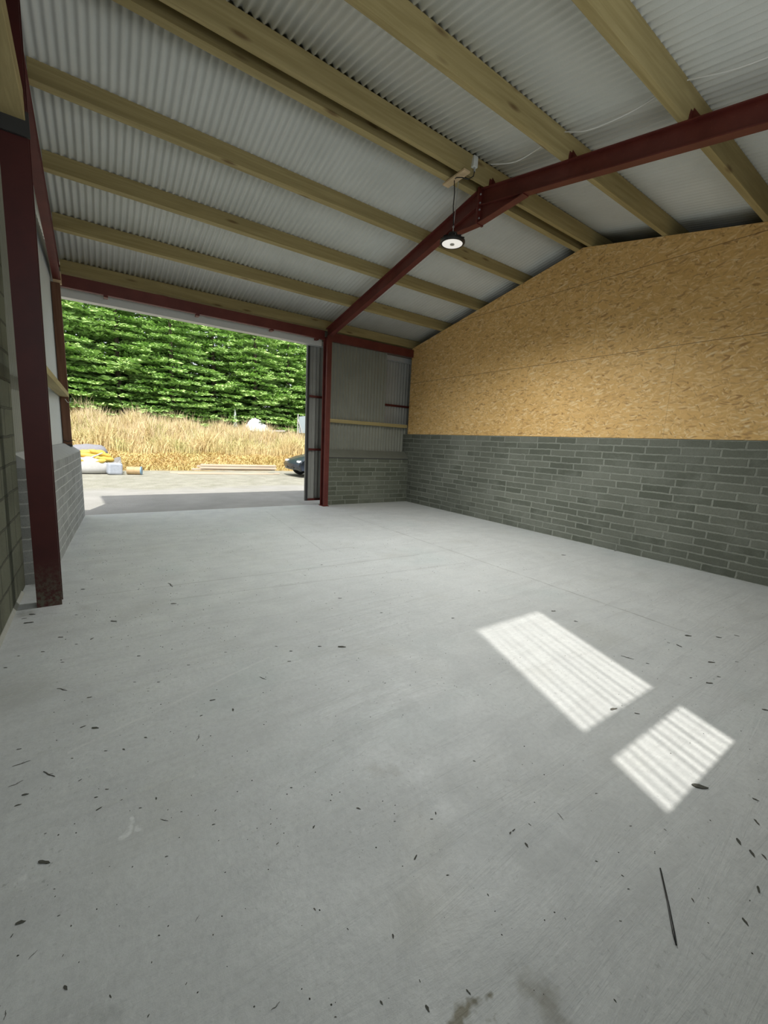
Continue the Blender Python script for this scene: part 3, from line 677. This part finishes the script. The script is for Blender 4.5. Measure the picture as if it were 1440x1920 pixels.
for i, (x, y) in enumerate(row + row2):
    fr_ = i < len(row)
    lab = 'dense green conifer in the front row of the tree belt beyond the grass bank' if fr_ else 'conifer in the back row of the tree belt, mostly hidden'
    lab = (f'dense green conifer of the front row of the tree belt, {ORD[i]} from the left end' if fr_ else f'taller conifer of the back row of the tree belt, {ORD[i - len(row)]} from the left end')
    t = thing('conifer_tree', (x, y, hgt(x, y) - .1), lab, 'tree', 'conifers in the front row' if fr_ else 'conifers in the back row', rz=i * 1.7)
    sc = rnd.uniform(.92, 1.1) if fr_ else 1.15; t.scale = (sc, sc, sc * (1.0 if fr_ else 1.05))
    a = bpy.data.objects.new('foliage', fol[i % 3]); COL.objects.link(a); a.parent = t
    b = bpy.data.objects.new('trunk', trunk_me); COL.objects.link(b); b.parent = t

# timber pile
MPL = mat_timber('weathered_planks', 0, (.46, .38, .28), (.58, .50, .40), False)
pl = [(2.2, 17.6, 2.9, .09, .05, .02, -.05), (2.75, 17.35, 3.1, .12, .06, -.02, -.03), (3.0, 17.75, 3.3, .14, .07, .03, .075), (2.4, 17.15, 3.6, .10, .05, .00, -.03),
      (3.25, 17.5, 3.0, .15, .07, -.01, .16), (3.2, 17.85, 3.1, .12, .08, .01, .18), (4.1, 17.05, 2.2, .10, .05, .05, -.03), (3.3, 17.65, 3.0, .16, .07, .015, .25)]
for i, (x, y, L, w_, d_, rz, z) in enumerate(pl):
    z = max(z, -.035)
    o = MB().box(0, L, -w_ / 2, w_ / 2, 0, d_).build('plank', MPL, bevel=.004); o.location = (x, y, z + .0); o.rotation_euler = (0, 0, rz - .1)
    tag(o, ['lowest thin plank sticking out furthest to the left of the timber stack outside', 'lower plank at the front left of the timber stack outside', 'middle layer plank of the timber stack outside', 'long flat plank lying nearest the doorway on the gravel', 'broad plank in the second layer of the timber stack outside', 'plank at the back edge of the timber stack, next to the grass', 'short plank sticking out at the right end of the timber stack outside', 'topmost broad plank of the timber stack outside'][i], 'plank', 'planks stacked on the gravel')
# drum
dr = thing('paint_drum', (1.0, 17.0, .11), 'small tan drum with blue end lying on its side on the gravel', 'drum', rz=-.25)
MB().lathe([(.13, -.23), (.145, -.22), (.14, -.2), (.14, 0), (.145, .01), (.14, .02), (.14, .2)], (1.0, 17.0, .11), 24, 0).build('barrel', mat_plain('tan_drum', (.42, .30, .16), .6, .3, 10), dr)
MB().lathe([(.147, .19), (.147, .23), (.12, .235), (.02, .22)], (1.0, 17.0, .11), 24, 0).build('lid', mat_plain('blue_lid', (.16, .27, .36), .5, .2, 10), dr)
# bulk bag with yellow contents
bb = thing('bulk_bag', (-.15, 17.7, -.03), 'slumped white woven builder bag full of yellow sacks on the grass edge', 'builder bag')
mb = MB(); n_ = 40; prof = [(.55, 0), (.72, .06), (.76, .2), (.74, .36), (.72, .46)]
r_ = random.Random(3); wob = [r_.uniform(-.05, .05) for _ in range(n_)]
base = 0
for k, (rr, h) in enumerate(prof):
    for j in range(n_):
        a = 2 * math.pi * j / n_; e = 1 + .1 * math.cos(2 * a) + wob[j] * .8 * k / 4
        hh = h + (.12 * math.sin(3 * a + 1) + wob[j] if k == 4 else 0)
        mb.v.append((-.15 + rr * e * math.cos(a), 17.7 + rr * .8 * e * math.sin(a), -.03 + hh))
for k in range(4):
    for j in range(n_): mb.f.append((k * n_ + j, k * n_ + (j + 1) % n_, (k + 1) * n_ + (j + 1) % n_, (k + 1) * n_ + j))
mb.f.append(tuple(range(n_)))
MWV = mat_plain('white_woven_plastic', (.48, .48, .47), .7, .12, 14); mb.build('woven_shell', MWV, bb, smooth=True)
MB().tube([(-.75, 17.5, .45), (-.5, 17.3, .25), (-.2, 17.2, .55), (.1, 17.15, .7)], [.02, .03, .03, .02], 6).build('lifting_strap', MWV, bb, smooth=True)
MYL = mat_plain('yellow_sacking', (.55, .38, .07), .6, .3, 12)
def pillow(c, L, W, Hh, rz, ry=0):
    mb = MB(); nu, nv = 12, 8
    for i in range(nu + 1):
        u = -1 + 2 * i / nu; e = (1 - abs(u) ** 3) ** .5 * .9 + .1 * (abs(u) < 1)
        for j in range(nv):
            a = 2 * math.pi * j / nv
            mb.v.append((u * L / 2, math.cos(a) * W / 2 * max(e, .05), math.sin(a) * Hh / 2 * max(e, .05) + .01 * math.sin(9 * u + j)))
    for i in range(nu):
        for j in range(nv): mb.f.append((i * nv + j, i * nv + (j + 1) % nv, (i + 1) * nv + (j + 1) % nv, (i + 1) * nv + j))
    mb.f.append(tuple(range(nv))); mb.f.append(tuple(nu * nv + j for j in range(nv)))
    return mb
for i, (x, y, z, L, W, H_, rz, ry) in enumerate(((-.45, 17.35, .42, .7, .3, .2, .1, .05), (-.1, 17.3, .40, .6, .28, .2, -.2, -.1), (.15, 17.45, .46, .65, .25, .2, .5, .1),
                                      (-.35, 17.5, .58, .75, .28, .2, -.1, .15), (.05, 17.6, .64, .7, .25, .18, .3, .35), (-.2, 17.8, .68, .8, .3, .2, 0, 0))):
    o = pillow(None, L, W, H_, rz).build('yellow_sack', MYL, smooth=True); o.location = (x, y, z); o.rotation_euler = (0, ry, rz)
    tag(o, ['lowest yellow sack at the front left of the white builder bag', 'front middle yellow sack just over the rim of the builder bag', 'yellow sack at the front right of the white builder bag', 'yellow sack in the second layer at the left of the builder bag', 'tilted yellow sack sliding to the right side of the builder bag', 'topmost yellow sack at the back of the builder bag'][i], 'sack', 'yellow sacks in the builder bag')
mb = pillow(None, 1.15, .7, .55, 0); o = mb.build('netting_bundle', mat_plain('grey_netting', (.22, .22, .24), .9, .3, 25), smooth=True); o.location = (-.3, 18.15, .68); o.rotation_euler = (0, 0, .1)
tag(o, 'grey bundle of netting lying behind the yellow sacks', 'netting')
mb = MB().box(-.22, .22, -.16, .16, 0, .40); o = mb.build('plastic_bag', mat_plain('pale_plastic_bag', (.34, .37, .42), .4, .25, 16), bevel=.06); o.location = (.40, 17.05, -.03); o.rotation_euler = (0, .06, .2)
tag(o, 'pale grey plastic bag standing right of the builder bag', 'bag')
# things on the bank
o = MB().lathe([(.13, 0), (.12, .2), (.05, .9), (.01, 1.15)], (0, 0, 0), 14).build('closed_parasol', mat_plain('white_canvas', (.7, .72, .72), .7), smooth=True)
d = C_F + C_R * ((441 - 720) / F_PX) - C_U * ((797 - 960) / F_PX); tt = 25.6 / d.y; o.location = (d.x * tt, 25.6, CAM_H + d.z * tt)
o.location.z -= .2
tag(o, 'folded white parasol top showing above the grass by the trees', 'parasol')
def bank_pt(px, py, Y):
    d = C_F + C_R * ((px - 720) / F_PX) - C_U * ((py - 960) / F_PX); t = Y / d.y; return Vector((d.x * t, Y, CAM_H + d.z * t))
c0 = bank_pt(484, 800, 24.8)
mb = MB(); r_ = random.Random(11)
nn = 14
for j in range(nn):
    for i in range(nn):
        u, v = i / (nn - 1) * 2 - 1, j / (nn - 1) * 2 - 1
        hh = max(0, .55 * (1 - u * u) * (1 - v * v)) * (1.3 - .6 * u) + r_.uniform(-.05, .05) - .3
        mb.v.append((c0.x + u * .85, c0.y + v * .5, c0.z + hh))
for j in range(nn - 1):
    for i in range(nn - 1): a = j * nn + i; mb.f.append((a, a + 1, a + nn + 1, a + nn))
o = mb.build('tarpaulin', mat_plain('white_sheeting', (.55, .56, .58), .6, .15, 8), origin=c0); so_ = o.modifiers.new('t', 'SOLIDIFY'); so_.thickness = .01
tag(o, 'white crumpled tarpaulin heaped on the bank behind the grass', 'tarpaulin')
a, b = bank_pt(500, 808, 24.2), bank_pt(534, 808, 24.2)
tag(MB().beam(a, b, .1, .08).build('pole', MWV, origin=a), 'pale pole lying level in the grass right of the tarpaulin', 'pole')
for k, (p, q, lab) in enumerate((((557, 818), (559, 776), 'left upright pole of the netting frame by the doorway edge'), ((558, 782), (566, 812), 'leaning pole crossing the netting frame'), ((574, 820), (577, 775), 'right upright pole of the netting frame'), ((577, 786), (590, 796), 'sloping pole running off behind the doorway edge'))):
    a, b = bank_pt(p[0], p[1], 24.0), bank_pt(q[0], q[1], 24.0)
    tag(MB().tube([a - Vector((0, 0, .5 if k in (0, 2) else 0)), b], .03, 8).build('wooden_pole', MWV, origin=a), lab, 'pole')
a, b, c_, d_ = bank_pt(560, 812, 24.05), bank_pt(574, 812, 24.05), bank_pt(574, 780, 24.05), bank_pt(561, 781, 24.05)
mb = MB().add([a, b, c_, d_] + [p + Vector((0, .02, 0)) for p in (a, b, c_, d_)], [(0, 1, 2, 3), (7, 6, 5, 4), (0, 1, 5, 4), (1, 2, 6, 5), (2, 3, 7, 6), (3, 0, 4, 7)])
tag(mb.build('net_panel', mat_plain('blue_grey_net', (.30, .36, .38), .8, .2, 30), origin=a), 'blue grey net panel between the two upright poles', 'net')

# car nose
car = thing('car', (8.4, 16.1, -.03), 'dark blue car parked outside, only its nose showing past the doorway edge', 'car')
MCAR = mat_plain('dark_blue_car_paint', (.035, .045, .065), .25, .1, 3, .2); MGL = mat_plain('car_glass', (.03, .04, .05), .08, .1, 2); MTY = mat_plain('tyre_rubber', (.03, .03, .03), .85, .1, 20)
prof = [(6.45, .28), (6.38, .45), (6.42, .58), (6.55, .68), (6.9, .78), (7.5, .92), (7.65, .95), (8.35, 1.38), (9.3, 1.45), (10.1, 1.36), (10.55, 1.0), (10.7, .85), (10.72, .4), (10.6, .25)]
mb = MB(); secs = [(-.86, .80), (-.88, .92), (-.78, 1), (0, 1.02), (.78, 1), (.88, .92), (.86, .80)]
for sy_, k in secs:
    for x, z in prof:
        zz = z if z < .7 else .7 + (z - .7) * (k if abs(sy_) < .8 else .35 if abs(sy_) > .87 else .3)
        inset = .06 * (abs(sy_) / .88) ** 4 * (1 if x < 8 else -1) * (2.2 if (x < 6.6) else .6)
        mb.v.append((x + inset, 16.1 + sy_ * (1 - .12 * (z > .95)), zz - .03))
np_ = len(prof)
for i in range(len(secs) - 1):
    for j in range(np_): mb.f.append((i * np_ + j, i * np_ + (j + 1) % np_, (i + 1) * np_ + (j + 1) % np_, (i + 1) * np_ + j))
mb.f.append(tuple(range(np_))); mb.f.append(tuple((len(secs) - 1) * np_ + j for j in range(np_)))
mb.build('body', MCAR, car, smooth=True)
MB().add([(7.62, 15.5, .97), (7.62, 16.7, .97), (8.33, 16.6, 1.38), (8.33, 15.6, 1.38), (7.6, 15.5, .94), (7.6, 16.7, .94), (8.35, 16.6, 1.34), (8.35, 15.6, 1.34)],
         [(0, 1, 2, 3), (7, 6, 5, 4), (0, 1, 5, 4), (1, 2, 6, 5), (2, 3, 7, 6), (3, 0, 4, 7)]).build('windscreen', MGL, car)
for sy_ in (-1, 1):
    MB().box(6.5, 6.78, 16.1 + sy_ * .62 - .14, 16.1 + sy_ * .62 + .14, .53, .64).build('headlight', mat_plain('headlight_glass', (.75, .78, .8), .1), car, bevel=.03)
    for wx in (7.2, 9.8):
        w_ = MB().lathe([(.2, -.1), (.31, -.1), (.32, -.06), (.32, .06), (.31, .1), (.2, .1)], (wx, 16.1 + sy_ * .8, .29), 28, 1).build('wheel', MTY, car)
        MB().lathe([(.2, -.105), (.19, -.11), (.05, -.1), (.05, .1), (.19, .11), (.2, .105)], (wx, 16.1 + sy_ * .8, .29), 20, 1).build('rim', M_GALV, car)
MB().box(6.42, 6.5, 15.75, 16.45, .30, .45).build('grille', M_DARK, car)

# ---------------------------------------------------------------- litter on the floor
MLF = mat_plain('dead_leaf', (.075, .075, .062), .85, .35, 60); MBR = mat_plain('dry_bark', (.10, .095, .08), .9, .3, 60)
def leaf_mesh(seed, m):
    r = random.Random(seed); mb = MB(); n_ = 9; top = []
    for i in range(n_):
        a = 2 * math.pi * i / n_; rx = .5 * (1 if i in (0,) else r.uniform(.6, 1)); 
        top.append((math.cos(a) * rx, math.sin(a) * .2 * r.uniform(.5, 1.2), .05 + .07 * abs(math.cos(a)) * r.random()))
    mb.v = [(x, y, 0.0 + z * .3) for x, y, z in top] + [(x, y, z + .05) for x, y, z in top] + [(0, 0, .10), (0, 0, .02)]
    for i in range(n_):
        j = (i + 1) % n_; mb.f += [(i, j, n_ + j, n_ + i), (n_ + i, n_ + j, 2 * n_), (j, i, 2 * n_ + 1)]
    o = mb.build('leaf_fragment', m); me = o.data; bpy.data.objects.remove(o); return me
def twig_mesh(seed, m):
    r = random.Random(seed); mb = MB()
    pts = [(-.5 + i / 5, r.uniform(-.07, .07), .035) for i in range(6)]
    mb.tube(pts, [.025, .035, .04, .035, .03, .02], 6); mb.tube([(0, pts[2][1], .035), (.16, .14, .04)], [.02, .012], 5)
    o = mb.build('twig', m); me = o.data; bpy.data.objects.remove(o); return me
LM = [leaf_mesh(i, (MLF, MLF, MBR)[i % 3]) for i in range(6)]; TM = [twig_mesh(i, MBR) for i in range(3)]
deb = """150,1463,10,-30;47,1490,16,-8;33,1510,16,-15;82,1617,26,8;37,1730,26,-15;22,1755,12,-55;123,1852,12,50;180,1495,9,-10;185,1517,16,-30;85,1563,7,-20;110,1717,8,-20;118,1792,7,-60;102,1667,5,0;293,1497,6,80;263,1515,7,0;400,1546,8,-10;404,1520,7,-50;312,1606,8,-10;340,1522,5,0;298,1754,6,0;349,1845,8,-60;207,1868,8,60;278,1905,10,-60;200,1480,8,0;228,1500,6,-20
167,1308,12,-10;213,1165,14,5;172,1198,9,-30;35,1405,12,-10;10,1252,9,0;155,1363,14,-20;178,1365,16,5;143,1153,6,0;143,1208,7,0;172,1086,6,-10;155,1105,10,0;325,1132,12,0;260,1230,8,0;252,1279,6,0;297,1279,7,0;353,1247,7,0;398,1313,13,-10;377,1342,8,-20;423,1223,6,0;392,1178,5,0;278,1296,5,0;232,1405,6,30;198,1408,7,0;273,1383,7,10;437,1331,6,80;113,1195,12,0;117,1242,8,0;80,1222,9,0;35,1230,6,0;53,1168,22,-5;135,1422,6,0;60,1152,14,0;45,1160,12,-10
545,1221,8,0;542,1240,8,0;518,1212,6,10;599,1212,8,0;640,1213,18,5;637,1122,8,0;572,1079,5,0;603,1059,5,0;849,1159,7,0;715,1149,6,0;722,1281,4,0;592,1285,4,0;898,1108,5,0;1056,1041,10,5;1153,1033,6,0
1347,1195,13,10;1381,1192,12,15;1273,1211,14,25;1333,1242,16,5;1329,1281,16,5;1347,1269,10,10;1295,1271,6,0;1381,1241,8,10;1434,1331,16,10;1214,1244,8,10;1194,1338,12,10;1150,1330,16,-10;1311,1475,38,12;1416,1499,18,25;1418,1541,18,50;993,1546,8,40;889,1427,7,20;1118,1488,6,0;1037,1146,10,0;1289,1192,16,5;1079,1165,10,10;1253,1205,7,20
987,1584,14,55;963,1557,8,-40;1247,1556,8,35;1182,1549,6,0;1385,1578,18,60;1410,1600,20,60;1433,1607,18,50;1422,1668,16,80;1397,1728,24,55;1299,1688,12,60;1328,1684,5,40;1153,1876,12,50;1118,1615,7,10;1163,1727,7,10;1178,1667,6,0;1167,1642,8,30;1060,1723,6,60
801,1890,20,60;715,1880,12,55;787,1839,8,70;779,1608,13,-60;839,1641,7,0;672,1516,10,20;546,1477,6,0;740,1540,5,0;809,1536,7,0;957,1562,8,-60;878,1860,16,50;737,1755,12,80;588,1551,9,-60;520,1582,8,-40;590,1705,8,50;652,1742,6,50;629,1907,6,0;915,1678,8,60;817,1525,7,80"""
tw = "30,1470,32,-25;62,1790,26,-45;92,1452,26,20;370,1722,16,-60;10,1903,20,-80;40,1432,38,-20;1176,1233,26,15;1051,1531,18,50;517,1887,24,-45;117,1293,20,12;308,1538,16,10;372,1383,14,-70;493,1272,14,20;320,1097,11,40"
MARKS = [('steel post', 92, 1140), ('left wall', 10, 1330), ('lower left corner', 40, 1800), ('right blockwork wall', 1250, 1050), ('sunlit patch', 1080, 1290), ('right edge beyond the sunlit patch', 1350, 1240), ('black rod', 1260, 1700), ('damp brown stain', 890, 1880), ('floor centre left', 380, 1300), ('doorway', 380, 1060), ('middle of the foreground', 700, 1580), ('pale mortar splash', 240, 1550)]
def place(items, meshes, name, kind, cat, grp, cut):
    its = []
    for it in items:
        px, py, L, an = map(float, it.split(','))
        d = [(math.hypot(px - m[1], (py - m[2]) * (1.6 if m[2] < 1300 else 1)), k) for k, m in enumerate(MARKS)]
        its.append((min(d)[1], min(d)[0], px, py, L, an))
    cnt = {}
    for i, (mk, ds, px, py, L, an) in enumerate(sorted(its)):
        a_ = math.radians(an); dx, dy = math.cos(a_) * L / 2, math.sin(a_) * L / 2
        p, q = floor_at(px - dx, py - dy), floor_at(px + dx, py + dy); c = (p + q) / 2; v = q - p
        ln = max(.006, v.length)
        o = bpy.data.objects.new(name, meshes[i % len(meshes)]); COL.objects.link(o)
        o.location = (c.x, c.y, .0005); o.rotation_euler = (0, 0, math.atan2(v.y, v.x))
        o.scale = (ln * .95, max(ln * .8, .008), ln * .4)
        at = MARKS[mk][0]
        if L >= cut:
            size = 'large' if L > 24 else 'medium' if L > 15 else 'small'
            n_ = cnt.get((mk, size), 0); cnt[(mk, size)] = n_ + 1
            where = {'right edge beyond the sunlit patch': 'right edge beyond the sunlit patch'}.get(at, at)
            lab = f'{size} {kind}, {"nearest" if n_ == 0 else ORD[n_] + " nearest"} to the {where}'
            tag(o, lab, cat, grp)
        else: tag(o, f'tiny dark crumb on the concrete around the {at}', 'crumb', f'tiny crumbs around the {at}')
big = [s_ for s_ in deb.replace('\n', ';').split(';')]
place(big, LM, 'leaf_fragment', 'dark leaf scrap', 'leaf scrap', 'dark scraps scattered on the floor', 9)
place(tw.split(';'), TM, 'twig', 'thin dry twig', 'twig', 'twigs scattered on the floor', 0)
p, q = floor_at(1238, 1628, .004), floor_at(1268, 1772, .004)
tag(MB().tube([p, p.lerp(q, .5) + Vector((.0015, -.001, 0)), q.lerp(p, .12), q], [.0026, .0032, .0042, .0022], 8).build('plastic_rod', M_BLACK, origin=(p + q) / 2, smooth=True), 'thin straight black rod lying on the floor at lower right', 'rod')
# fine grit
mb = MB(); r_ = random.Random(21)
for k in range(2600):
    x = r_.uniform(-.3, 5.5); y = r_.uniform(.1, 7.5)
    dens = .35 + .65 * (math.sin(x * 2.1 + 1) * math.sin(y * 1.7 + .5) > 0)
    if x < .8: dens = 1.2
    if r_.random() > dens: continue
    s_ = r_.uniform(.0012, .0042) * (1 if y < 3 else 1.4); a = r_.uniform(0, 3.1); c_, n1_ = math.cos(a) * s_, math.sin(a) * s_; e = r_.uniform(.4, 1)
    mb.add([(x - c_, y - n1_, 0), (x + n1_ * e, y - c_ * e, 0), (x + c_, y + n1_, 0), (x - n1_ * e, y + c_ * e, 0), (x, y, s_ * .8)], [(0, 1, 4), (1, 2, 4), (2, 3, 4), (3, 0, 4)])
tag(mb.build('floor_grit', MLF), 'fine dark grit strewn over the concrete floor', 'grit', kind='stuff')
for o in list(bpy.data.objects):
    if '_o' in o: del o['_o']
